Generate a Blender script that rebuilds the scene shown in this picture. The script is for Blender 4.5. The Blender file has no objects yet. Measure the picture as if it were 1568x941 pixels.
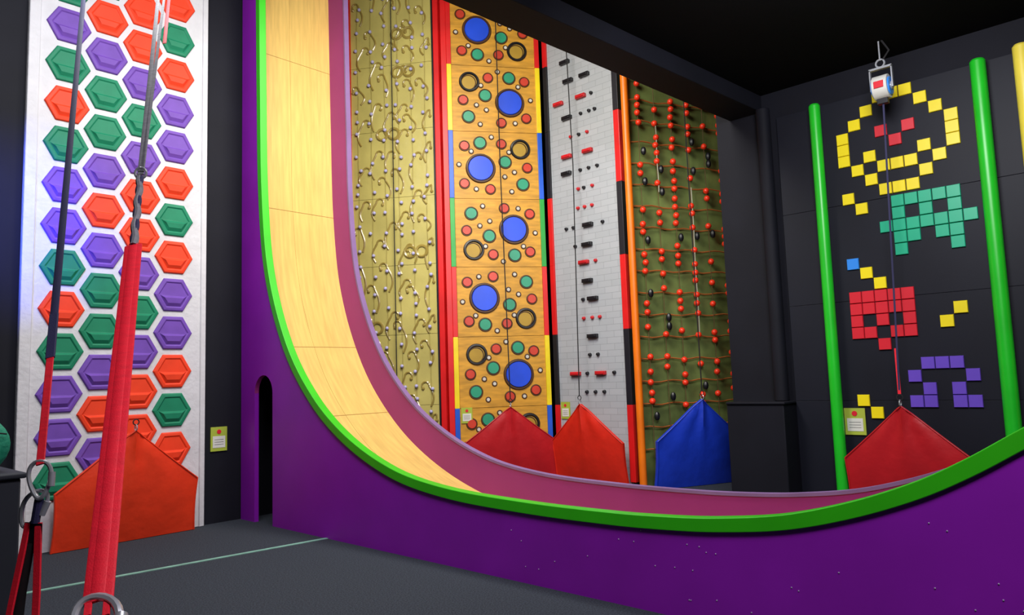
import bpy, bmesh, math, random
from mathutils import Vector, Matrix
random.seed(7)
S = bpy.context.scene
COL = S.collection

# ---------------------------------------------------------------- materials
def lin(h):
    h = h.lstrip('#')
    r = [int(h[i:i+2], 16)/255 for i in (0, 2, 4)]
    return tuple((c/12.92 if c <= .04045 else ((c+.055)/1.055)**2.4) for c in r) + (1,)

def mk(name, col, rough=.5, metal=0, var=.12, vscale=3, bump=0, bscale=60, stretch=None, coat=0, spec=.5):
    m = bpy.data.materials.new(name); m.use_nodes = True
    nt = m.node_tree; b = nt.nodes['Principled BSDF']
    c = lin(col)
    b.inputs['Roughness'].default_value = rough
    b.inputs['Metallic'].default_value = metal
    b.inputs['Coat Weight'].default_value = coat
    b.inputs['Specular IOR Level'].default_value = spec
    tc = nt.nodes.new('ShaderNodeTexCoord')
    mp = nt.nodes.new('ShaderNodeMapping')
    nt.links.new(tc.outputs['Object'], mp.inputs[0])
    if stretch: mp.inputs['Scale'].default_value = stretch
    n = nt.nodes.new('ShaderNodeTexNoise'); n.inputs['Scale'].default_value = vscale
    n.inputs['Detail'].default_value = 5
    nt.links.new(mp.outputs[0], n.inputs['Vector'])
    r = nt.nodes.new('ShaderNodeValToRGB')
    r.color_ramp.elements[0].position = .3; r.color_ramp.elements[1].position = .7
    r.color_ramp.elements[0].color = tuple(x*(1-var) for x in c[:3])+(1,)
    r.color_ramp.elements[1].color = tuple(min(1, x*(1+var)) for x in c[:3])+(1,)
    nt.links.new(n.outputs['Fac'], r.inputs[0])
    nt.links.new(r.outputs[0], b.inputs['Base Color'])
    if bump:
        n2 = nt.nodes.new('ShaderNodeTexNoise'); n2.inputs['Scale'].default_value = bscale
        n2.inputs['Detail'].default_value = 6
        nt.links.new(tc.outputs['Object'], n2.inputs['Vector'])
        bp = nt.nodes.new('ShaderNodeBump'); bp.inputs['Strength'].default_value = bump
        bp.inputs['Distance'].default_value = .02
        nt.links.new(n2.outputs['Fac'], bp.inputs['Height'])
        nt.links.new(bp.outputs[0], b.inputs['Normal'])
    return m

M = {}
M['floor'] = mk('carpet_charcoal', '#3b4048', .95, var=.45, vscale=90, bump=.5, bscale=220, spec=.1)
M['black'] = mk('matte_black_wall', '#13141d', .7, var=.15, vscale=2, spec=.2)
M['ceil'] = mk('black_ceiling', '#08080b', .9, var=.1, spec=.1)
M['panelblack'] = mk('black_panel', '#151722', .55, var=.12, vscale=1.5, spec=.25)
M['white'] = mk('rough_white_resin', '#cccbd0', .6, var=.06, vscale=6, bump=.3, bscale=22)
M['hred'] = mk('hold_red', '#e8401f', .55, var=.06, vscale=8, spec=.3)
M['hgreen'] = mk('hold_green', '#177c5a', .55, var=.08, vscale=8, spec=.3)
M['hpurple'] = mk('hold_purple', '#6e48a8', .55, var=.08, vscale=8, spec=.3)
M['purple'] = mk('purple_paint', '#8a1aac', .42, var=.08, vscale=2, spec=.4)
M['maroon'] = mk('magenta_maroon_paint', '#942878', .5, var=.06, vscale=2)
M['green'] = mk('green_edge_trim', '#30b80c', .42, var=.06)
M['ply'] = mk('slide_plywood', '#d8b466', .36, var=.13, vscale=3, stretch=(9, 1.2, .7), coat=.12)
M['seam'] = mk('dark_seam', '#a88244', .8)
M['greyline'] = mk('panel_edge_grey', '#7d5f92', .6)
M['redpost'] = mk('red_post', '#d81a1c', .4)
M['yellow'] = mk('yellow_paint', '#f0d61e', .4)
M['blue'] = mk('blue_paint', '#1f5ad0', .4)
M['sgreen'] = mk('green_paint', '#1fa03a', .4)
M['orange'] = mk('orange_paint', '#f87a10', .4)
M['sblack'] = mk('black_strip', '#12121c', .5)
M['olive'] = mk('olive_gel_panel', '#c0b468', .3, var=.12, vscale=2, bump=.3, bscale=7, coat=.3)
M['oliveline'] = mk('olive_relief', '#9c8844', .28, coat=.5)
M['lilac'] = mk('lilac_ball', '#b8b4e0', .3)
M['wood'] = mk('honey_plywood', '#cc942c', .5, var=.22, vscale=4, stretch=(1, 1, 5))
M['woodhole'] = mk('pocket_yellow', '#b08c2a', .5)
M['dred'] = mk('disc_red', '#cc402c', .4)
M['dgreen'] = mk('disc_green', '#2c9874', .4)
M['dblue'] = mk('disc_blue', '#1e4ee0', .4, coat=.1)
M['dwhite'] = mk('disc_white', '#cfcac0', .5)
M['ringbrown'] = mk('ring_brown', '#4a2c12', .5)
M['bred'] = mk('block_red', '#c81c24', .4)
M['bblack'] = mk('block_black', '#14141a', .4)
M['netgreen'] = mk('dark_green_backing', '#687840', .6, var=.35, vscale=3)
M['netrope'] = mk('orange_net_rope', '#a85a20', .8)
M['netropev'] = mk('dark_net_rope', '#5a4424', .8)
M['bead'] = mk('red_bead', '#f83a1c', .35)
M['rope'] = mk('black_rope', '#17171a', .8)
M['wrope'] = mk('white_rope', '#a8a894', .8)
M['gpole'] = mk('green_pole_pad', '#1fc428', .35, var=.08)
M['ypole'] = mk('yellow_pole_pad', '#ecd84c', .35, var=.08)
M['tyellow'] = mk('tile_yellow', '#fae414', .4, var=.05)
M['tred'] = mk('tile_red', '#dc2434', .4, var=.05)
M['tgreen'] = mk('tile_green', '#16b488', .4, var=.05)
M['tpurple'] = mk('tile_purple', '#6c4cc8', .4, var=.05)
M['tblue'] = mk('tile_blue', '#2f8cf0', .4, var=.05)
M['gorange'] = mk('gate_vinyl_orange', '#e83a16', .45, var=.08, vscale=5, bump=.35, bscale=7)
M['gred'] = mk('gate_vinyl_red', '#c01c24', .42, var=.08, vscale=5, bump=.35, bscale=7)
M['gbright'] = mk('gate_vinyl_bright_red', '#dc2a18', .42, var=.08, vscale=5, bump=.35, bscale=7)
M['gblue'] = mk('gate_vinyl_blue', '#1c3ec8', .42, var=.08, vscale=5, bump=.35, bscale=7)
M['steel'] = mk('steel', '#c4c8ce', .3, metal=.55, var=.05)
M['webred'] = mk('red_webbing', '#f61c34', .6, var=.1, vscale=30, stretch=(1, 1, 4), bump=.12, bscale=300)
M['webdark'] = mk('navy_webbing', '#2a2a52', .7, bump=.15, bscale=260)
M['webgrey'] = mk('grey_webbing', '#7c7d83', .7, var=.2, vscale=40)
M['line'] = mk('pale_green_tape', '#7aa898', .7, var=.2, vscale=12)
M['card'] = mk('card_lime', '#a8b83c', .6)
M['cardw'] = mk('card_white', '#dcdcd4', .6)
M['screw'] = mk('screw_steel', '#b8a8c8', .4, metal=.2)
M['bag'] = mk('backpack_green', '#148a6a', .7, bump=.4, bscale=30)
M['plinth'] = mk('dark_plinth', '#252a34', .7)

def brickgrey():
    m = mk('grey_brick_panel', '#a9adb2', .55, var=.06)
    nt = m.node_tree; b = nt.nodes['Principled BSDF']
    tc = nt.nodes.new('ShaderNodeTexCoord')
    sp = nt.nodes.new('ShaderNodeSeparateXYZ'); cb = nt.nodes.new('ShaderNodeCombineXYZ')
    nt.links.new(tc.outputs['Object'], sp.inputs[0])
    nt.links.new(sp.outputs['Y'], cb.inputs['X']); nt.links.new(sp.outputs['Z'], cb.inputs['Y'])
    br = nt.nodes.new('ShaderNodeTexBrick')
    br.inputs['Scale'].default_value = 1; br.inputs['Brick Width'].default_value = .24
    br.inputs['Row Height'].default_value = .088; br.inputs['Mortar Size'].default_value = .003
    br.inputs['Color1'].default_value = lin('#aeb2b8'); br.inputs['Color2'].default_value = lin('#a6abb1')
    br.inputs['Mortar'].default_value = lin('#90949a')
    nt.links.new(cb.outputs[0], br.inputs['Vector'])
    nt.links.new(br.outputs['Color'], b.inputs['Base Color'])
    return m
M['brick'] = brickgrey()

# ---------------------------------------------------------------- mesh builder
class MB:
    def __init__(s): s.v = []; s.f = []; s.fm = []; s.ms = []
    def mi(s, m):
        m = M[m]
        if m not in s.ms: s.ms.append(m)
        return s.ms.index(m)
    def add(s, vs, fs, m):
        o = len(s.v); k = s.mi(m)
        s.v += [tuple(x) for x in vs]
        for f in fs: s.f.append([i+o for i in f]); s.fm.append(k)
    def box(s, c, A, B, C, m):
        c, A, B, C = map(Vector, (c, A, B, C))
        vs = [c+A*i+B*j+C*k for i in (-1, 1) for j in (-1, 1) for k in (-1, 1)]
        s.add(vs, [(0, 1, 3, 2), (4, 6, 7, 5), (0, 4, 5, 1), (2, 3, 7, 6), (0, 2, 6, 4), (1, 5, 7, 3)], m)
    def abox(s, a, b, m):
        a = Vector(a); b = Vector(b); c = (a+b)/2; h = (b-a)/2
        s.box(c, (h.x, 0, 0), (0, h.y, 0), (0, 0, h.z), m)
    def prism(s, poly, z0, z1, m):
        n = len(poly)
        vs = [(x, y, z0) for x, y in poly]+[(x, y, z1) for x, y in poly]
        s.add(vs, [(i, (i+1) % n, (i+1) % n+n, i+n) for i in range(n)]+[tuple(range(n)), tuple(range(n, 2*n))], m)
    def basis(s, d):
        d = Vector(d).normalized()
        x = d.cross(Vector((0, 0, 1)) if abs(d.z) < .95 else Vector((1, 0, 0))).normalized()
        return x, d.cross(x)
    def cyl(s, a, b, r, m, seg=16, r2=None):
        a = Vector(a); b = Vector(b); x, y = s.basis(b-a); r2 = r if r2 is None else r2
        vs = [a+(x*math.cos(t)+y*math.sin(t))*r for t in [i*2*math.pi/seg for i in range(seg)]]
        vs += [b+(x*math.cos(t)+y*math.sin(t))*r2 for t in [i*2*math.pi/seg for i in range(seg)]]
        fs = [(i, (i+1) % seg, (i+1) % seg+seg, i+seg) for i in range(seg)]
        fs += [tuple(range(seg))[::-1], tuple(range(seg, 2*seg))]
        s.add(vs, fs, m)
    def ball(s, c, r, m, seg=10, rings=6, sc=(1, 1, 1)):
        c = Vector(c); vs = [c+Vector((0, 0, r*sc[2]))]
        for j in range(1, rings):
            p = math.pi*j/rings
            for i in range(seg):
                t = 2*math.pi*i/seg
                vs.append(c+Vector((r*sc[0]*math.sin(p)*math.cos(t), r*sc[1]*math.sin(p)*math.sin(t), r*sc[2]*math.cos(p))))
        vs.append(c-Vector((0, 0, r*sc[2])))
        fs = [(0, 1+i, 1+(i+1) % seg) for i in range(seg)]
        for j in range(rings-2):
            for i in range(seg):
                a = 1+j*seg+i; b = 1+j*seg+(i+1) % seg
                fs.append((a, a+seg, b+seg, b))
        L = len(vs)-1; o = 1+(rings-2)*seg
        fs += [(L, o+(i+1) % seg, o+i) for i in range(seg)]
        s.add(vs, fs, m)
    def tube(s, pts, r, m, seg=8, closed=False):
        pts = [Vector(p) for p in pts]; n = len(pts); vs = []; x = None
        for i, p in enumerate(pts):
            if closed: d = pts[(i+1) % n]-pts[i-1]
            else: d = pts[min(i+1, n-1)]-pts[max(i-1, 0)]
            d.normalize()
            if x is None: x, y = s.basis(d)
            else:
                x = (x-d*x.dot(d)).normalized(); y = d.cross(x)
            vs += [p+(x*math.cos(2*math.pi*k/seg)+y*math.sin(2*math.pi*k/seg))*r for k in range(seg)]
        fs = []
        for i in range(n if closed else n-1):
            j = (i+1) % n
            for k in range(seg):
                fs.append((i*seg+k, i*seg+(k+1) % seg, j*seg+(k+1) % seg, j*seg+k))
        if not closed: fs += [tuple(range(seg))[::-1], tuple(range((n-1)*seg, n*seg))]
        s.add(vs, fs, m)
    def torus(s, c, nrm, R, r, m, seg=24, rs=8, sx=1, xdir=None):
        c = Vector(c); x, y = s.basis(nrm)
        if xdir is not None:
            x = Vector(xdir).normalized(); y = Vector(nrm).normalized().cross(x)
        s.tube([c+x*math.cos(2*math.pi*i/seg)*R*sx+y*math.sin(2*math.pi*i/seg)*R for i in range(seg)], r, m, rs, True)
    def strap(s, pts, w, t, side, m):
        side = Vector(side); pts = [Vector(p) for p in pts]; n = len(pts); vs = []
        for i, p in enumerate(pts):
            d = (pts[min(i+1, n-1)]-pts[max(i-1, 0)]).normalized()
            x = (side-d*side.dot(d)).normalized(); y = d.cross(x)
            for a, b in ((-1, -.5), (-.85, -1), (.85, -1), (1, -.5), (1, .5), (.85, 1), (-.85, 1), (-1, .5)):
                vs.append(p+x*a*w/2+y*b*t/2)
        fs = [(i*8+k, i*8+(k+1) % 8, (i+1)*8+(k+1) % 8, (i+1)*8+k) for i in range(n-1) for k in range(8)]
        fs += [tuple(range(8)), tuple(range((n-1)*8, n*8))]
        s.add(vs, fs, m)
    def obj(s, name, parent=None, smooth=True, bevel=0, solid=None):
        me = bpy.data.meshes.new(name); me.from_pydata(s.v, [], s.f)
        for m in s.ms: me.materials.append(m)
        for p, k in zip(me.polygons, s.fm): p.material_index = k
        bm = bmesh.new(); bm.from_mesh(me)
        if solid: bmesh.ops.remove_doubles(bm, verts=bm.verts, dist=.0005)
        bmesh.ops.recalc_face_normals(bm, faces=bm.faces); bm.to_mesh(me); bm.free()
        if smooth:
            for p in me.polygons: p.use_smooth = True
            me.set_sharp_from_angle(angle=.6)
        o = bpy.data.objects.new(name, me); COL.objects.link(o)
        if parent: o.parent = parent
        if bevel:
            b = o.modifiers.new('bevel', 'BEVEL'); b.width = bevel; b.segments = 2; b.limit_method = 'ANGLE'
        return o

def empty(name, loc=(0, 0, 0)):
    e = bpy.data.objects.new(name, None); COL.objects.link(e); return e

class Fr:
    def __init__(s, O, U, N):
        s.O = Vector((O[0], O[1], 0)); s.U = Vector((U[0], U[1], 0)).normalized(); s.N = Vector((N[0], N[1], 0)).normalized()
    def p(s, a, z, n=0): return s.O+s.U*a+s.N*n+Vector((0, 0, z))
    def box(s, mb, a0, a1, z0, z1, n0, n1, m):
        mb.box(s.p((a0+a1)/2, (z0+z1)/2, (n0+n1)/2), s.U*(a1-a0)/2, s.N*(n1-n0)/2, (0, 0, (z1-z0)/2), m)
    def disc(s, mb, a, z, r, n0, n1, m, seg=20, r2=None):
        mb.cyl(s.p(a, z, n0), s.p(a, z, n1), r, m, seg, r2)
    def ring(s, mb, a, z, R, r, m, n=.01):
        mb.torus(s.p(a, z, n), s.N, R, r, m, 28, 6)

HEX = Fr((0, 8.15), (1, 0), (0, -1))
YEL = Fr((6.15, 9.075), (.5434, -.8401), (-.8401, -.5434))
WOD = Fr((7.007, 7.756), (.8084, -.5896), (-.5896, -.8084))
GRY = Fr((8.24, 6.857), (0, -1), (-1, 0))
NET = Fr((8.24, 5.45), (.906, -.4246), (-.4246, -.906))
SMI = Fr((8.2, 3.95), (0, -1), (-1, 0))

# ---------------------------------------------------------------- room shell
def room(name, a, b, m='black'):
    mb = MB(); mb.abox(a, b, m); return mb.obj(name, smooth=False)
room('floor', (-3, -3, -.1), (10.4, 9.8, 0), 'floor')
room('wall_left', (-3, 8.15, 0), (5.45, 8.25, 8))
room('wall_niche', (5.35, 8.25, 0), (5.45, 9.6, 8))
room('wall_back', (5.35, 9.6, 0), (10.3, 9.7, 8))
room('wall_far', (10.2, 3.95, 0), (10.3, 9.6, 8))
room('wall_return', (8.3, 3.95, 0), (10.3, 4.05, 8))
room('wall_right', (8.2, -3, 0), (8.3, 4.05, 8))
room('wall_rear', (-3, -3.1, 0), (8.3, -3, 8))
room('wall_near', (-3.1, -3, 0), (-3, 8.25, 8))
BF = lambda x: 4.385-.0627*x      # far lower edge line of the beam
BN = lambda x: 4.052-.0725*x
mb = MB(); mb.prism([(-3, BF(-3)-.1), (8.2, BF(8.2)-.1), (8.2, BF(8.2)), (-3, BF(-3))], 4.85, 8, 'black'); mb.obj('wall_bulkhead', smooth=False)
room('ceiling', (-3.1, 3.75, 8), (10.4, 9.8, 8.1), 'ceil')
mb = MB(); mb.prism([(-3, -3), (8.2, -3), (8.2, BF(8.2)), (-3, BF(-3))], 4.75, 4.85, 'ceil'); mb.obj('ceiling_low', smooth=False)
mb = MB(); mb.prism([(-3, BN(-3)), (8.2, BN(8.2)), (8.2, BF(8.2)), (-3, BF(-3))], 4.55, 4.75, 'black'); mb.obj('ceiling_beam', smooth=False, bevel=.01)
mb = MB()
mb.cyl((8.12, 3.42, 1.15), (8.12, 3.42, 4.55), .08, 'black', 24)
mb.abox((7.86, 3.3, 0), (8.2, 3.97, 1.12), 'black')
mb.abox((7.84, 3.28, 1.12), (8.2, 3.97, 1.15), 'black')
mb.obj('black_column', bevel=.01)
mb = MB(); mb.box((1.0, 6.69, .003), (3.1, -.34, 0), (.003, .022, 0), (0, 0, .003), 'line'); mb.obj('floor_tape_line', smooth=False)

# ---------------------------------------------------------------- slide
XP = 4.06; XF = 5.24
ctrl = [(-.95, 4.4), (-.93, 3.6), (-.85, 3.0), (-.7, 2.5), (-.45, 2.05), (-.1, 1.66), (.25, 1.38), (.59, 1.167), (.831, 1.014), (1.067, .889),
        (1.389, .763), (1.747, .664), (2.148, .606), (2.459, .581), (2.907, .563), (3.732, .562), (4.608, .60), (5.305, .715), (6.009, .985),
        (6.584, 1.362), (7.094, 1.925), (7.485, 2.755), (7.634, 3.685), (7.675, 4.86), (7.70, 6.08), (7.72, 7.4)]
def catmull(P, n=8):
    out = []
    for i in range(len(P)-1):
        p0 = Vector(P[max(i-1, 0)]); p1 = Vector(P[i]); p2 = Vector(P[i+1]); p3 = Vector(P[min(i+2, len(P)-1)])
        L = (p2-p1).length
        t1 = (p2-p0).normalized()*L; t2 = (p3-p1).normalized()*L
        for k in range(n):
            t = k/n; t_2 = t*t; t3 = t_2*t
            out.append(p1*(2*t3-3*t_2+1)+t1*(t3-2*t_2+t)+p2*(-2*t3+3*t_2)+t2*(t3-t_2))
    out.append(Vector(P[-1])); return out
prof = catmull(ctrl)
nor = []
for i in range(len(prof)):
    t = (prof[min(i+1, len(prof)-1)]-prof[max(i-1, 0)]).normalized()
    nor.append(Vector((t.y, -t.x)))
slide = empty('drop_slide')
def side_panel(name, x0, x1, arch, m_out, m_in):
    pts = [(p.x, p.y) for p in prof]
    for i in range(1, len(pts)):
        if pts[i][0] <= pts[i-1][0]: pts[i] = (pts[i-1][0]+1e-4, pts[i][1])
    def top(y):
        if y >= pts[-1][0]: return pts[-1][1]
        for i in range(1, len(pts)):
            if y <= pts[i][0]:
                a, b = pts[i-1], pts[i]
                return a[1]+(b[1]-a[1])*(y-a[0])/(b[0]-a[0])
    Y = set(round(q[0], 5) for q in pts) | {8.13}
    c, r = 7.61, .2
    if arch: Y |= set(round(c-r*math.cos(math.pi*i/20), 5) for i in range(21))
    Y = sorted(Y)
    mb = MB()
    def bot(y): return 1.43+math.sqrt(max(0, r*r-(y-c)**2))
    for a, b in zip(Y[:-1], Y[1:]):
        ar = arch and c-r-1e-6 < (a+b)/2 < c+r
        ba, bb = (bot(a), bot(b)) if ar else (0, 0)
        ta, tb = top(a), top(b)
        mb.add([(x0, a, ba), (x0, b, bb), (x0, b, tb), (x0, a, ta)], [(0, 1, 2, 3)], m_out)
        mb.add([(x1, a, ba), (x1, b, bb), (x1, b, tb), (x1, a, ta)], [(0, 1, 2, 3)], m_in)
        mb.add([(x0, a, ta), (x0, b, tb), (x1, b, tb), (x1, a, ta)], [(0, 1, 2, 3)], m_in)
        mb.add([(x0, a, ba), (x0, b, bb), (x1, b, bb), (x1, a, ba)], [(0, 1, 2, 3)], m_in)
    if arch:
        for y in (c-r, c+r):
            mb.add([(x0, y, 0), (x1, y, 0), (x1, y, 1.43), (x0, y, 1.43)], [(0, 1, 2, 3)], m_out)
    for y, t in ((Y[0], top(Y[0])), (Y[-1], top(Y[-1]))):
        mb.add([(x0, y, 0), (x1, y, 0), (x1, y, t), (x0, y, t)], [(0, 1, 2, 3)], m_out)
    return mb.obj(name, slide, smooth=False, solid=True)
side_panel('near_side_panel', XP, XP+.05, True, 'purple', 'maroon')
side_panel('far_side_panel', XF+.05, XF, False, 'purple', 'maroon')
def sweep(name, x0, x1, lo, hi, m, bev=.008):
    mb = MB(); vs = []
    for p, n in zip(prof, nor):
        a = p+n*lo; b = p+n*hi
        vs += [(x0, a.x, a.y), (x1, a.x, a.y), (x1, b.x, b.y), (x0, b.x, b.y)]
    fs = [(i*4+k, i*4+(k+1) % 4, (i+1)*4+(k+1) % 4, (i+1)*4+k) for i in range(len(prof)-1) for k in range(4)]
    fs += [(0, 1, 2, 3), tuple(range(len(vs)-4, len(vs)))]
    mb.add(vs, fs, m); return mb.obj(name, slide, bevel=bev)
sweep('green_edge_trim', XP-.025, XP+.06, -.03, .055, 'green', .005)
sweep('far_edge_trim', XF-.008, XF+.058, -.012, .012, 'greyline', 0)
sweep('slide_bed', XP+.05, XF, .36, .385, 'ply', 0)
sweep('centre_joint', 4.655, 4.658, .3585, .361, 'seam', 0)
mb = MB()
for zt in (1.15, 1.95, 3.6, 5.6):
    i = min(range(len(prof)//2, len(prof)), key=lambda k: abs((prof[k]+nor[k]*.36).y-zt))
    p = prof[i]+nor[i]*.3585; n = nor[i]; t = Vector((-n.y, n.x))
    mb.box((XP+.05+(XF-XP-.05)/2, p.x, p.y), ((XF-XP-.05)/2, 0, 0), (0, t.x*.0025, t.y*.0025), (0, n.x*.002, n.y*.002), 'seam')
mb.obj('board_joints', slide, smooth=False)
mb = MB()
for k in range(34):
    y = random.uniform(.5, 3.9); z = random.choice([.12, .3, .42, random.uniform(.08, .5)])
    if y < 1.4: z = random.uniform(.1, .75)
    mb.ball((XP-.001, y, z), .0045, 'screw', 6, 4)
mb.obj('panel_screws', slide)

# ---------------------------------------------------------------- belay gates
def gate(fr, ac, w, sh, ah, m, n0=.0, skew=0):
    e = empty('belay_gate')
    mb = MB(); h = w/2
    P = fr.p
    nb = n0+.10; na = n0+.27
    rows = 14; colsn = 28; grid = []
    for j in range(rows+1):
        v = j/rows; row = []
        for i in range(colsn+1):
            u = i/colsn*2-1
            au = abs(u)
            ztop = sh+(ah-sh)*(1-au**1.05)-.012*math.sin(math.pi*au)
            z = ztop*v
            n = nb+(na-nb)*z/ah+.05*(1-u*u)*math.sin(math.pi*min(1, v*.9+.05))
            ang = math.atan2(u*h, ah+.02-z)
            rad = math.hypot(u*h, ah-z)
            n += .022*math.cos(ang*11)*math.exp(-rad/.4)*min(1, rad/.08)+.012*math.exp(-(u/.05)**2)*v
            row.append(P(ac+u*h*(1-.02*math.sin(math.pi*v)), z+.005, n))
        grid.append(row)
    vs = [p for r in grid for p in r]; W = colsn+1
    fs = [(j*W+i, j*W+i+1, (j+1)*W+i+1, (j+1)*W+i) for j in range(rows) for i in range(colsn)]
    o = len(vs); vs += [p-fr.N*.05 for p in vs[:o]]
    fs += [tuple(x+o for x in f) for f in fs]
    bd = [i for i in range(W)]+[j*W+W-1 for j in range(1, rows+1)]+[rows*W+i for i in range(W-2, -1, -1)]+[j*W for j in range(rows-1, 0, -1)]
    for a, b in zip(bd, bd[1:]+bd[:1]): fs.append((a, b, b+o, a+o))
    mb.add(vs, fs, m); mb.obj('vinyl_panel', e)
    mb = MB()
    mb.tube([grid[rows][i] for i in range(W)], .009, m, 6)
    mb.tube([grid[j][0] for j in range(rows+1)], .009, m, 6)
    mb.tube([grid[j][-1] for j in range(rows+1)], .009, m, 6)
    mb.obj('hem_piping', e)
    mb = MB()
    top = grid[rows][colsn//2]
    mb.torus(top+Vector((0, 0, .03)), fr.U, .03, .006, 'steel', 16, 6)
    mb.torus(top+Vector((0, 0, .085)), fr.N, .028, .006, 'rope', 16, 6)
    mb.obj('top_clip', e)
    return top+Vector((0, 0, .11))

def label(fr, a, z, n=.0, w=.19, h=.27):
    mb = MB(); n += .003
    fr.box(mb, a-w/2, a+w/2, z-h/2, z+h/2, n, n+.012, 'card')
    fr.box(mb, a-w*.38, a+w*.38, z-h*.36, z+h*.12, n+.012, n+.015, 'cardw')
    fr.disc(mb, a, z+h*.3, w*.13, n+.012, n+.016, 'tred')
    for k in range(3): fr.box(mb, a-w*.28, a+w*.28, z-h*(.02+.1*k)-.004, z-h*(.02+.1*k), n+.015, n+.016, 'rope')
    mb.obj('instruction_card')

# ---------------------------------------------------------------- hexagon wall
hw = empty('hexagon_climbing_wall')
mb = MB()
HEX.box(mb, 1.83, 3.62, 0, 7.8, 0, .045, 'white')
HEX.box(mb, 1.83, 1.93, 0, 7.8, .045, .07, 'white')
HEX.box(mb, 3.56, 3.62, 0, 7.8, .045, .06, 'white')
mb.obj('white_panel', hw, bevel=.012)
cm = {'R': 'hred', 'G': 'hgreen', 'P': 'hpurple'}
cols = [(2.184, .66, 'GPPGRGPPGRGPGRPGR'), (2.543, .868, 'PRPGGPRPGGPRGPRG'),
        (2.902, .66, 'RRRPGPRRPGPRRPGPR'), (3.26, .868, 'RGRPPRGRPPRGRRPP')]
mb = MB()
def hexhold(fr, a, z, m, R=.207, n0=.045):
    rings = [(1, 0), (.985, .012), (.94, .020), (.80, .024), (.77, .022), (.72, .014)]
    vs = []
    for r, n in rings:
        for k in range(6):
            t = k*math.pi/3
            vs.append(fr.p(a+R*r*math.cos(t), z+R*r*math.sin(t), n0+n))
    fs = []
    for j in range(len(rings)-1):
        for k in range(6): fs.append((j*6+k, j*6+(k+1) % 6, (j+1)*6+(k+1) % 6, (j+1)*6+k))
    b = (len(rings)-1)*6; o = len(vs)
    # inner recess: plain upper face, protruding finger ledge across the lower half
    vs += [fr.p(a+R*.62, z-R*.08, n0+.016), fr.p(a-R*.62, z-R*.08, n0+.016),
           fr.p(a+R*.50, z-R*.16, n0+.040), fr.p(a-R*.50, z-R*.16, n0+.040),
           fr.p(a+R*.32, z-R*.44, n0+.036), fr.p(a-R*.32, z-R*.44, n0+.036)]
    fs += [(b, b+1, b+2, b+3, o+1, o), (o, o+1, o+3, o+2), (o+2, o+3, o+5, o+4),
           (b+3, b+4, o+5, o+3), (b+3, o+3, o+1), (b+4, b+5, o+4, o+5), (b+5, b, o+2, o+4), (b, o, o+2)]
    mb.add(vs, fs, m)
for a, z0, sq in cols:
    for i, c in enumerate(sq):
        hexhold(HEX, a, z0+.417*i, cm[c])
o = mb.obj('hexagon_holds', hw, smooth=False, bevel=.003)
HEXG = Fr((0, 8.09), (1, 0), (0, -1))
gate(HEXG, 2.79, 1.34, .55, 1.1, 'gorange')
label(HEX, 3.80, .93)

# ---------------------------------------------------------------- yellow relief wall
yw = empty('relief_rope_climbing_wall')
mb = MB()
for k in range(8): YEL.box(mb, .12, 1.40, max(0, .08+1.02*k-.95), .08+1.02*(k+1)-.955 if k < 7 else 7.8, -.06, 0, 'olive')
mb.obj('olive_panel', yw, smooth=False)
mb = MB()
for a in (.04, 1.44): YEL.box(mb, a, a+.085, 0, 7.8, -.06, .06, 'redpost')
YEL.box(mb, 1.405, 1.435, 0, 7.8, 0, .03, 'sblack')
mb.obj('red_posts', yw, bevel=.01)
mb = MB()
for k in range(6):
    a0 = .28+.2*k
    z = .7+random.random()*.3
    while z < 7.4:
        L = random.uniform(.2, .45); s = random.choice((-1, 1)); am = random.uniform(.03, .06)
        pts = []
        for i in range(20):   # vine-like S ending in a hooked curl
            t = i/19
            if t < .65:
                q = t/.65; aa = a0+s*am*math.sin(q*math.pi*1.2); zz = z+L*q
                e_ = (aa, zz)
            else:
                q = (t-.65)/.35; r = .055
                aa = e_[0]-s*r*(1-math.cos(q*math.pi*1.25)); zz = e_[1]+r*math.sin(q*math.pi*1.25)
            pts.append(YEL.p(min(1.36, max(.16, aa)), zz, .004))
        mb.tube(pts, .015, 'oliveline', 6)
        mb.ball(pts[-1], .026, 'oliveline', 8, 5)
        z += L+random.uniform(.12, .4)
for (a, z) in ((.95, 6.75), (.95, 6.15), (.7, 5.2), (1.1, 3.4), (.4, 2.3)):
    YEL.ring(mb, a-.09, z, .08, .022, 'oliveline', .006); YEL.ring(mb, a+.09, z, .08, .022, 'oliveline', .006)
mb.obj('relief_squiggles', yw)
mb = MB()
for k in range(6):
    a0 = .24+.21*k
    mb.tube([YEL.p(a0+.01*math.sin(z*2+k), z*.5+.8, .03) for z in range(14)], .0022, 'oliveline', 5)
    z = .9
    while z < 7.3:
        z += random.uniform(.14, .38)
        mb.ball(YEL.p(a0+random.uniform(-.04, .04), z, .03), .027, 'lilac', 8, 6)
mb.tube([YEL.p(.80, z, .08) for z in (.6, 3, 5, 7.7)], .007, 'rope', 6)
mb.obj('knob_holds', yw)

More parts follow.
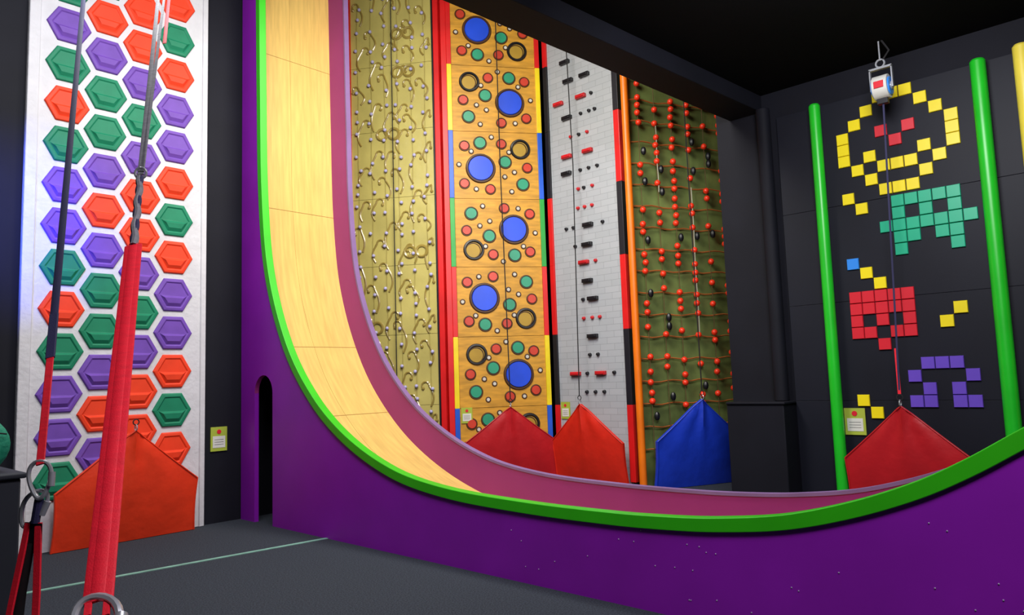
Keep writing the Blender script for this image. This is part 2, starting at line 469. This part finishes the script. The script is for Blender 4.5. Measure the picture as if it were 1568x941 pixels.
# ---------------------------------------------------------------- plywood circle wall
ww = empty('circle_hold_climbing_wall')
MZ = [.08+1.02*k for k in range(8)]
mb = MB()
for k in range(7): WOD.box(mb, .12, 1.40, MZ[k]+.003, MZ[k+1]-.003, -.06, 0, 'wood')
WOD.box(mb, .1, 1.42, 0, MZ[0], -.06, -.01, 'sblack'); WOD.box(mb, .1, 1.42, MZ[0], 7.8, -.07, -.055, 'sblack')
mb.obj('plywood_panels', ww, smooth=False)
mb = MB(); cs = ['blue', 'yellow', 'redpost', 'sgreen', 'blue', 'yellow', 'redpost']
for k in range(7):
    for a in (.05, 1.40): WOD.box(mb, a, a+.07, MZ[k], MZ[k+1], -.06, .03, cs[k])
WOD.box(mb, -.03, .05, 0, 7.8, -.06, .02, 'redpost')
mb.obj('coloured_side_strips', ww, smooth=False, bevel=.005)
mb = MB()
big = [(.31, .45)]; rg = [(.80, .75)]; gr = [(.82, .22), (.61, .55), (.31, .83)]
rd = [(.11, .22), (.12, .78), (.42, .14), (.57, .82), (.88, .47)]
wt = [(.25, .14), (.60, .33), (.05, .5), (.45, .92), (.72, .40), (.66, .70), (.68, .11), (.20, .70)]
for k in range(7):
    v = {0: (0, 1), 1: (1, 1), 2: (0, 0), 3: (1, 0), 4: (0, 1), 5: (1, 1), 6: (0, 0)}[k]
    def T(p):
        u, w_ = p
        if v[0]: u = 1-u; w_ = 1-w_ if v[1] else w_
        elif v[1]: w_ = 1-w_
        return .14+u*1.24, MZ[k+1]-w_*1.02
    for p in big:
        a, z = T(p); WOD.ring(mb, a, z, .205, .022, 'ringbrown', .005); WOD.disc(mb, a, z, .192, 0, .03, 'dblue', 28, .18)
    for p in rg:
        a, z = T(p); WOD.ring(mb, a, z, .135, .022, 'bblack', .006); WOD.disc(mb, a, z, .115, 0, .004, 'woodhole', 24)
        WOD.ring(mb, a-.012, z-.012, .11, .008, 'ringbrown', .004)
    for p in gr:
        a, z = T(p); WOD.ring(mb, a, z, .092, .012, 'ringbrown', .004); WOD.disc(mb, a, z, .086, 0, .02, 'dgreen', 20, .078)
    for p in rd:
        a, z = T(p); WOD.ring(mb, a, z, .074, .010, 'ringbrown', .004); WOD.disc(mb, a, z, .068, 0, .02, 'dred', 18, .06)
    for p in wt:
        a, z = T(p); WOD.ring(mb, a, z, .032, .010, 'ringbrown', .003); WOD.disc(mb, a, z, .024, 0, .012, 'dwhite', 12)
mb.obj('round_holds', ww)
t = gate(WOD, .80, 1.34, .6, 1.1, 'gred', .03)
mb = MB(); mb.tube([t, WOD.p(.78, 4.5, .22), WOD.p(.78, 7.7, .2)], .008, 'rope', 6); mb.obj('belay_rope', ww)
label(WOD, .22, 1.0, .0, .16, .22)

# ---------------------------------------------------------------- grey brick wall
gw = empty('grey_brick_climbing_wall')
mb = MB(); GRY.box(mb, .1, 1.27, 0, 7.8, -.06, 0, 'brick'); mb.obj('brick_panel', gw, smooth=False)
mb = MB()
for k in range(7):
    GRY.box(mb, .02, .10, MZ[k], MZ[k+1], -.06, .03, 'redpost' if k in (0, 2, 3, 6) else 'sblack')
    GRY.box(mb, 1.27, 1.36, MZ[k], MZ[k+1], -.06, .03, 'redpost' if k % 2 == 0 else 'sblack')
mb.obj('side_strips', gw, smooth=False, bevel=.005)
mb = MB()
rowsG = [(1.28, 'd.6 d.75 d.9'), (1.54, 'R.42 R.86 d1.08 d.62'), (1.8, 'd.68 d.82'), (2.06, 'B.75'), (2.32, 'r.6 r.75 r.88'), (2.59, 'B.78 d.6'), (2.85, 'B.7'),
         (3.12, 'R.65 r.85'), (3.37, 'B.72 d.5'), (3.65, 'B.75 d.35 d1.0 d.48'), (3.92, 'r.58 r.7 r.83'), (4.2, 'r.6 d.7 r.85'), (4.47, 'B.4 d.65 d.8 d.95'),
         (4.72, 'R.42 R.8'), (5.0, 'r.5 d.65 r.8'), (5.3, 'B.45 d.7 d.85 d.95'), (5.55, 'R.3 R.72 d.9'), (5.85, 'B.5 B.8'), (6.15, 'B.45 d.8'), (6.5, 'B.6 R.9'), (6.9, 'B.4 d.8')]
for z, s in rowsG:
    for q in s.split():
        a = float(q[1:]); c = q[0]
        if c in 'RB':
            m = 'bred' if c == 'R' else 'bblack'
            GRY.box(mb, a-.085, a+.085, z-.028, z+.028, 0, .055, m); GRY.box(mb, a-.065, a+.065, z-.018, z+.018, .055, .068, m)
        else: GRY.disc(mb, a, z, .028, 0, .04, 'bred' if c == 'r' else 'bblack', 12, .02)
mb.obj('block_holds', gw, bevel=.006)
t = gate(GRY, .70, 1.2, .6, 1.12, 'gbright', .03)
mb = MB(); mb.tube([t, GRY.p(.68, 4.5, .22), GRY.p(.6, 7.7, .2)], .008, 'rope', 6); mb.obj('belay_rope', gw)
label(GRY, .2, 1.02, .0, .16, .24)

# ---------------------------------------------------------------- bead net wall
nw = empty('bead_net_climbing_wall')
mb = MB(); NET.box(mb, .06, 1.9, 0, 7.8, -.06, 0, 'netgreen')
mb.obj('green_backing', nw, smooth=False)
mb = MB(); mb.cyl(NET.p(.01, 0, .06), NET.p(.01, 7.8, .06), .05, 'orange', 20)
mb.cyl(NET.p(1.86, 0, .06), NET.p(1.86, 7.8, .06), .05, 'orange', 20); mb.obj('orange_posts', nw)
mb = MB()
z = .5
while z < 7.6:
    mb.tube([NET.p(.06+.1*i, z+.012*math.sin(i*1.3+z), .05+.01*math.sin(i)) for i in range(19)], .010, 'netrope', 5); z += .3
mb.obj('net_ropes', nw)
mb = MB()
for k in range(6):
    a0 = .2+.27*k
    mb.tube([NET.p(a0, .4+.5*i, .07) for i in range(15)], .005, 'netropev', 5)
    z = .7+random.random()*.2
    while z < 7.2:
        z += random.choice((.11, .12, .14, .2, .3, .4))
        if random.random() < .12:
            mb.ball(NET.p(a0+.06, z, .08), .04, 'bblack', 8, 6, (1, 1, 1.5))
        else: mb.ball(NET.p(a0+random.uniform(-.01, .01), z, .075), .044, 'bead', 10, 7)
for a, z0, z1 in ((.47, 4.0, 5.0), (1.01, 2.0, 4.1)):
    mb.tube([NET.p(a+.004*math.sin(i), z0+(z1-z0)*i/10, .09) for i in range(11)], .007, 'wrope', 6)
mb.obj('bead_strings', nw)
t = gate(NET, .77, 1.32, .62, 1.14, 'gblue', .1)
mb = MB(); mb.tube([t, NET.p(.80, 4.5, .32), NET.p(.80, 7.7, .3)], .008, 'rope', 6); mb.obj('belay_rope', nw)

# ---------------------------------------------------------------- pixel tile wall
sw = empty('pixel_tile_climbing_wall')
mb = MB()
for z0, z1 in ((0, 1.147), (1.15, 2.207), (2.21, 3.257), (3.26, 4.42)):
    for y0, y1 in ((2.83, 1.27), (3.28, 2.835), (1.265, .92), (.915, -.6)):
        SMI.box(mb, 3.95-y0, 3.95-y1-.002, z0, z1, 0, .04, 'panelblack')
mb.obj('black_panels', sw, smooth=False, bevel=.002)
mb = MB()
def tile(y, z, m, s=.120):
    a = 3.95-y; h = s/2
    vs = [SMI.p(a+i*h*k, z+j*h*k, n) for k, n in ((1, .04), (1, .055), (.93, .062)) for i, j in ((-1, -1), (1, -1), (1, 1), (-1, 1))]
    fs = [(r*4+k, r*4+(k+1) % 4, r*4+4+(k+1) % 4, r*4+4+k) for r in range(2) for k in range(4)]+[(8, 9, 10, 11)]
    mb.add(vs, fs, m)
tc_ = {'#': None, 'R': 'tred', 'Y': 'tyellow'}
def art(yc, zc, rows, m, p=.127, pz=.127):
    nr = len(rows); nc = len(rows[0])
    for j, r in enumerate(rows):
        for i, c in enumerate(r):
            if c == '.': continue
            tile(yc-(i-(nc-1)/2)*p, zc-(j-(nr-1)/2)*pz, m if c == '#' else tc_[c])
art(2.046, 3.85, ["...###...", "..#...#..", ".#.....#.", "#..R.R..#", "#...R...#", "#.Y...Y.#", ".#.YYY.#.", "..#...#..", "...###..."], 'tyellow', .130, .125)
art(1.819, 2.95, [".#####.", ".#.#.#.", "#######", ".##.##.", ".#...#."], 'tgreen')
art(2.306, 1.985, ["#####", "#####", "#.#.#", "##.##", "..#.."], 'tred')
art(1.797, 1.33, [".###.", "#...#", ".#.#.", "##.##"], 'tpurple')
art(2.489, 3.245, ["#.", ".#"], 'tyellow')
tile(2.558, 2.60, 'tblue'); tile(2.43, 2.49, 'tyellow'); tile(2.303, 2.37, 'tyellow')
art(1.659, 1.99, [".#", "#."], 'tyellow')
art(2.495, 1.087, ["#.", ".#"], 'tyellow')
mb.obj('pixel_tiles', sw, smooth=False)
def pole(y, m, r=.06, top=4.42):
    mb = MB(); mb.cyl((8.07, y, 0), (8.07, y, top-.02), r, m, 24)
    mb.cyl((8.07, y, top-.02), (8.07, y, top), r, m, 24, r*.8)
    for z in (.5, 2.2, 3.9): mb.abox((8.07, y-.012, z-.03), (8.158, y+.012, z+.03), 'steel')
    mb.obj('padded_pole')
pole(2.81, 'gpole'); pole(1.25, 'gpole', .068); pole(.9, 'ypole', .07, 4.45)
t = gate(SMI, 3.95-2.13, 1.2, .56, 1.1, 'gred', .05)
ab = empty('auto_belay_device')
mb = MB(); c = Vector((7.7, 2.01, 4.27))
mb.cyl(c+Vector((0, .07, 0)), c-Vector((0, .07, 0)), .12, 'cardw', 28)
mb.cyl(c+Vector((0, .085, 0)), c-Vector((0, .085, 0)), .09, 'tblue', 28)
mb.cyl(c+Vector((0, .095, 0)), c-Vector((0, .095, 0)), .04, 'steel', 16)
mb.box(c+Vector((-.122, -.0, .0)), (.004, 0, 0), (0, .045, 0), (0, 0, .035), 'tred')
mb.abox(c+Vector((-.03, -.05, -.17)), c+Vector((.03, .05, -.1)), 'bblack')
mb.obj('drum_housing', ab, bevel=.006)
mb = MB()
for s in (-.1, .1): mb.abox(c+Vector((-.02, s-.006, -.02)), c+Vector((.02, s+.006, .2)), 'steel')
mb.abox(c+Vector((-.02, -.106, .19)), c+Vector((.02, .106, .21)), 'steel')
mb.torus(c+Vector((0, 0, .25)), (1, 0, 0), .04, .01, 'steel', 16, 6)
mb.cyl(c+Vector((0, 0, .28)), (7.7, 2.01, 4.75), .008, 'steel', 8)
mb.tube([c+Vector((0, -.02, .27)), c+Vector((0, -.09, .36)), c+Vector((0, -.03, .48))], .01, 'rope', 6)
mb.obj('bracket', ab)
t = t+Vector((0, 0, .01))
mb = MB(); mb.strap([c-Vector((0, 0, .15)), t], .018, .004, (0, 1, 0), 'webdark'); mb.strap([t+Vector((0, 0, .45)), t], .03, .008, (0, 1, 0), 'webred'); mb.obj('webbing', ab)
label(SMI, 3.95-2.66, .93, .042, .21, .28)

# ---------------------------------------------------------------- foreground belay straps
RS = Vector((.681, -.733, 0))
def L(t): return Vector((.823+.371*t, 2.348+.924*t, 1.946+.806*t))
def carab(mb, c, up, side, s=1.0, m='steel'):
    up = Vector(up).normalized(); side = Vector(side).normalized(); c = Vector(c)
    path = []
    for i in range(28):
        a = 2*math.pi*i/28
        w = .032+.012*math.sin(a)
        path.append(c+side*math.cos(a)*w*s+up*math.sin(a)*.055*s)
    mb.tube(path, .0065*s, m, 8, True)
    mb.cyl(c+side*.034*s-up*.02*s, c+side*.036*s+up*.022*s, .010*s, m, 12)
rb = empty('auto_belay_strap')
mb = MB()
mb.strap([L(-1+.1*i) for i in range(11)], .050, .006, RS, 'webred')
mb.strap([L(-.99+.1*i)-Vector((.3, .3, .0)).normalized()*.003 for i in range(11)], .024, .004, RS, 'webred')
mb.obj('red_webbing', rb)
mb = MB()
mb.tube([L(.02*i)+RS*.004*math.sin(i*.9) for i in range(0, 21)], .011, 'webgrey', 8)
mb.tube([L(.02*i)-RS*.004*math.sin(i*.9) for i in range(0, 21)], .009, 'webdark', 8)
mb.torus(L(.43), (.7, .7, 0), .02, .005, 'steel', 16, 6)
mb.strap([L(.42), L(4.5)], .022, .004, RS, 'webgrey')
mb.strap([L(.42)+RS*.004, L(4.5)+RS*.07], .016, .004, RS, 'webgrey')
mb.strap([L(1.8)+RS*.06, L(4.5)+RS*.10], .02, .004, RS, 'webred')
mb.obj('lifting_line', rb)
mb = MB()
b = L(-1.0)
up = (L(0)-L(-1)).normalized()
for s in (-1, 1): mb.strap([b+RS*s*.016, b-up*.03+RS*s*.016], .012, .006, RS, 'webred')
carab(mb, b-up*.055, up, RS, 1.15); carab(mb, b-up*.14+RS*.006, up, Vector((1, .2, .1)), 1.0)
mb.obj('carabiners', rb)
mb = MB(); mb.strap([b-up*.19, Vector((.25, 1.0, .5)), Vector((.22, .95, .01))], .03, .005, RS, 'webdark'); mb.obj('anchor_strap', rb)

bb = empty('auto_belay_lanyard')
A = Vector((.641, 2.544, 1.291)); B = Vector((1.441, 5.065, 4.045))
def K(t): return A+(B-A)*t
mb = MB()
mb.strap([K(0), K(.125)], .024, .005, RS, 'webred'); mb.strap([K(.12), K(.18)], .030, .009, RS, 'webdark'); mb.strap([K(.12), K(1.0), K(1.95)], .028, .005, RS, 'webdark')
mb.obj('retractor_webbing', bb)
mb = MB(); up = Vector((.05, .2, 1))
carab(mb, K(0)-Vector((0, 0, .045)), up, RS, 1.0); carab(mb, K(0)-Vector((-.01, 0, .13))-RS*.03, Vector((.3, -.2, 1)), RS, 1.0)
mb.cyl(K(0)-Vector((0, 0, .10)), K(0)-Vector((0, 0, .17))-RS*.01, .012, 'webdark', 10)
mb.obj('carabiners', bb)
mb = MB()
D = K(0)-Vector((0, 0, .17))
mb.strap([D-RS*.02, D-RS*.05-Vector((0, 0, .2)), D-RS*.10-Vector((0, .05, .6)), Vector((.50, 2.35, .01))], .04, .008, RS, 'rope')
mb.strap([D, D-RS*.005-Vector((0, .02, .2)), D-RS*.03-Vector((0, .08, .6)), Vector((.56, 2.3, .01))], .022, .007, RS, 'webred')
mb.strap([D-RS*.03, D-RS*.085-Vector((0, .03, .25)), D-RS*.14-Vector((0, .09, .6)), Vector((.46, 2.4, .01))], .018, .009, RS, 'webred')
mb.box(D-RS*.012-Vector((0, 0, .03)), RS*.022, (0, .006, 0), (0, 0, .028), 'bblack')
mb.obj('lanyard_tails', bb)

# plinth with backpack
mb = MB(); mb.abox((-.3, 4.5, 0), (1.05, 5.3, 1.07), 'plinth'); mb.abox((-.33, 4.47, 1.07), (1.07, 5.33, 1.1), 'plinth'); mb.obj('storage_plinth', bevel=.01)
mb = MB()
vs = []; fs = []
n = 16; bx, by = .82, 4.66
for j in range(9):
    v = j/8; r = (math.sin(math.pi*(.12+.8*v)))**.5
    for i in range(n):
        t = 2*math.pi*i/n
        cx = math.copysign(abs(math.cos(t))**.6, math.cos(t)); cy = math.copysign(abs(math.sin(t))**.6, math.sin(t))
        vs.append((bx+.21*cx*r, by+.11*cy*r, 1.101+.3*v))
for j in range(8):
    for i in range(n): fs.append((j*n+i, j*n+(i+1) % n, (j+1)*n+(i+1) % n, (j+1)*n+i))
fs += [tuple(range(n)), tuple(range(8*n, 9*n))]
mb.add(vs, fs, 'bag')
mb.abox((bx-.14, by-.135, 1.13), (bx+.14, by-.09, 1.26), 'bag')
mb.tube([(bx-.06, by, 1.39), (bx-.05, by, 1.44), (bx, by, 1.455), (bx+.05, by, 1.44), (bx+.06, by, 1.39)], .008, 'rope', 6)
mb.tube([(bx-.16, by-.12, 1.3), (bx, by-.14, 1.33), (bx+.17, by-.12, 1.3)], .005, 'rope', 5)
mb.obj('green_backpack', bevel=.01)

# ---------------------------------------------------------------- lights
def area(name, loc, tgt, size, power, col=(1, 1, 1), sy=None):
    l = bpy.data.lights.new(name, 'AREA'); l.energy = power; l.color = col; l.size = size
    if sy: l.shape = 'RECTANGLE'; l.size_y = sy
    o = bpy.data.objects.new(name, l); COL.objects.link(o); o.location = loc
    o.rotation_euler = (Vector(tgt)-Vector(loc)).to_track_quat('-Z', 'Y').to_euler()
area('lamp_climbing_area', (4.6, 4.7, 6.0), (7.7, 6.7, 2.2), 2.0, 250, (1, .95, .84))
area('lamp_hexagon_wall', (2.0, 4.9, 5.6), (2.8, 8.1, 2.0), 2.2, 160, (1, .98, 1))
area('lamp_slide', (4.65, 4.9, 5.2), (4.65, 6.9, 1.0), 1.0, 55, (1, .96, .84))
area('lamp_tile_wall', (4.8, 1.4, 4.6), (8.2, 2.0, 2.3), 1.4, 175, (.97, .97, 1))
area('lamp_foreground', (1.9, .2, 4.6), (4.2, 2.3, .6), 1.8, 240, (.98, .92, 1))
area('lamp_floor', (1.5, 5.0, 7.0), (2.5, 5.4, 0), 2.0, 75, (.9, .95, 1))
sp = bpy.data.lights.new('lamp_blue_wash', 'SPOT'); sp.energy = 900; sp.color = (.06, .12, 1); sp.spot_size = .85; sp.spot_blend = 1
so = bpy.data.objects.new('lamp_blue_wash', sp); COL.objects.link(so); so.location = (.2, 6.0, 3.4)
so.rotation_euler = (Vector((1.45, 8.15, 3.2))-so.location).to_track_quat('-Z', 'Y').to_euler()
w = bpy.data.worlds.new('World'); S.world = w; w.use_nodes = True
w.node_tree.nodes['Background'].inputs[0].default_value = (.5, .55, .7, 1); w.node_tree.nodes['Background'].inputs[1].default_value = .3

# ---------------------------------------------------------------- camera
th = math.radians(42.9); pt = math.radians(5.6); ro = .033
F = Vector((math.cos(pt)*math.cos(th), math.cos(pt)*math.sin(th), math.sin(pt)))
R0 = Vector((math.sin(th), -math.cos(th), 0)); U0 = R0.cross(F)
a = math.atan(ro)
Rc = R0*math.cos(a)-U0*math.sin(a); Uc = U0*math.cos(a)+R0*math.sin(a)
mt = Matrix(((Rc.x, Uc.x, -F.x, 0), (Rc.y, Uc.y, -F.y, 0), (Rc.z, Uc.z, -F.z, 1.5), (0, 0, 0, 1)))
cd = bpy.data.cameras.new('camera'); cd.lens = 36*1110/1568; cd.sensor_width = 36; cd.clip_start = .02
co = bpy.data.objects.new('camera', cd); COL.objects.link(co); co.matrix_world = mt
S.camera = co
S.view_settings.view_transform = 'Standard'
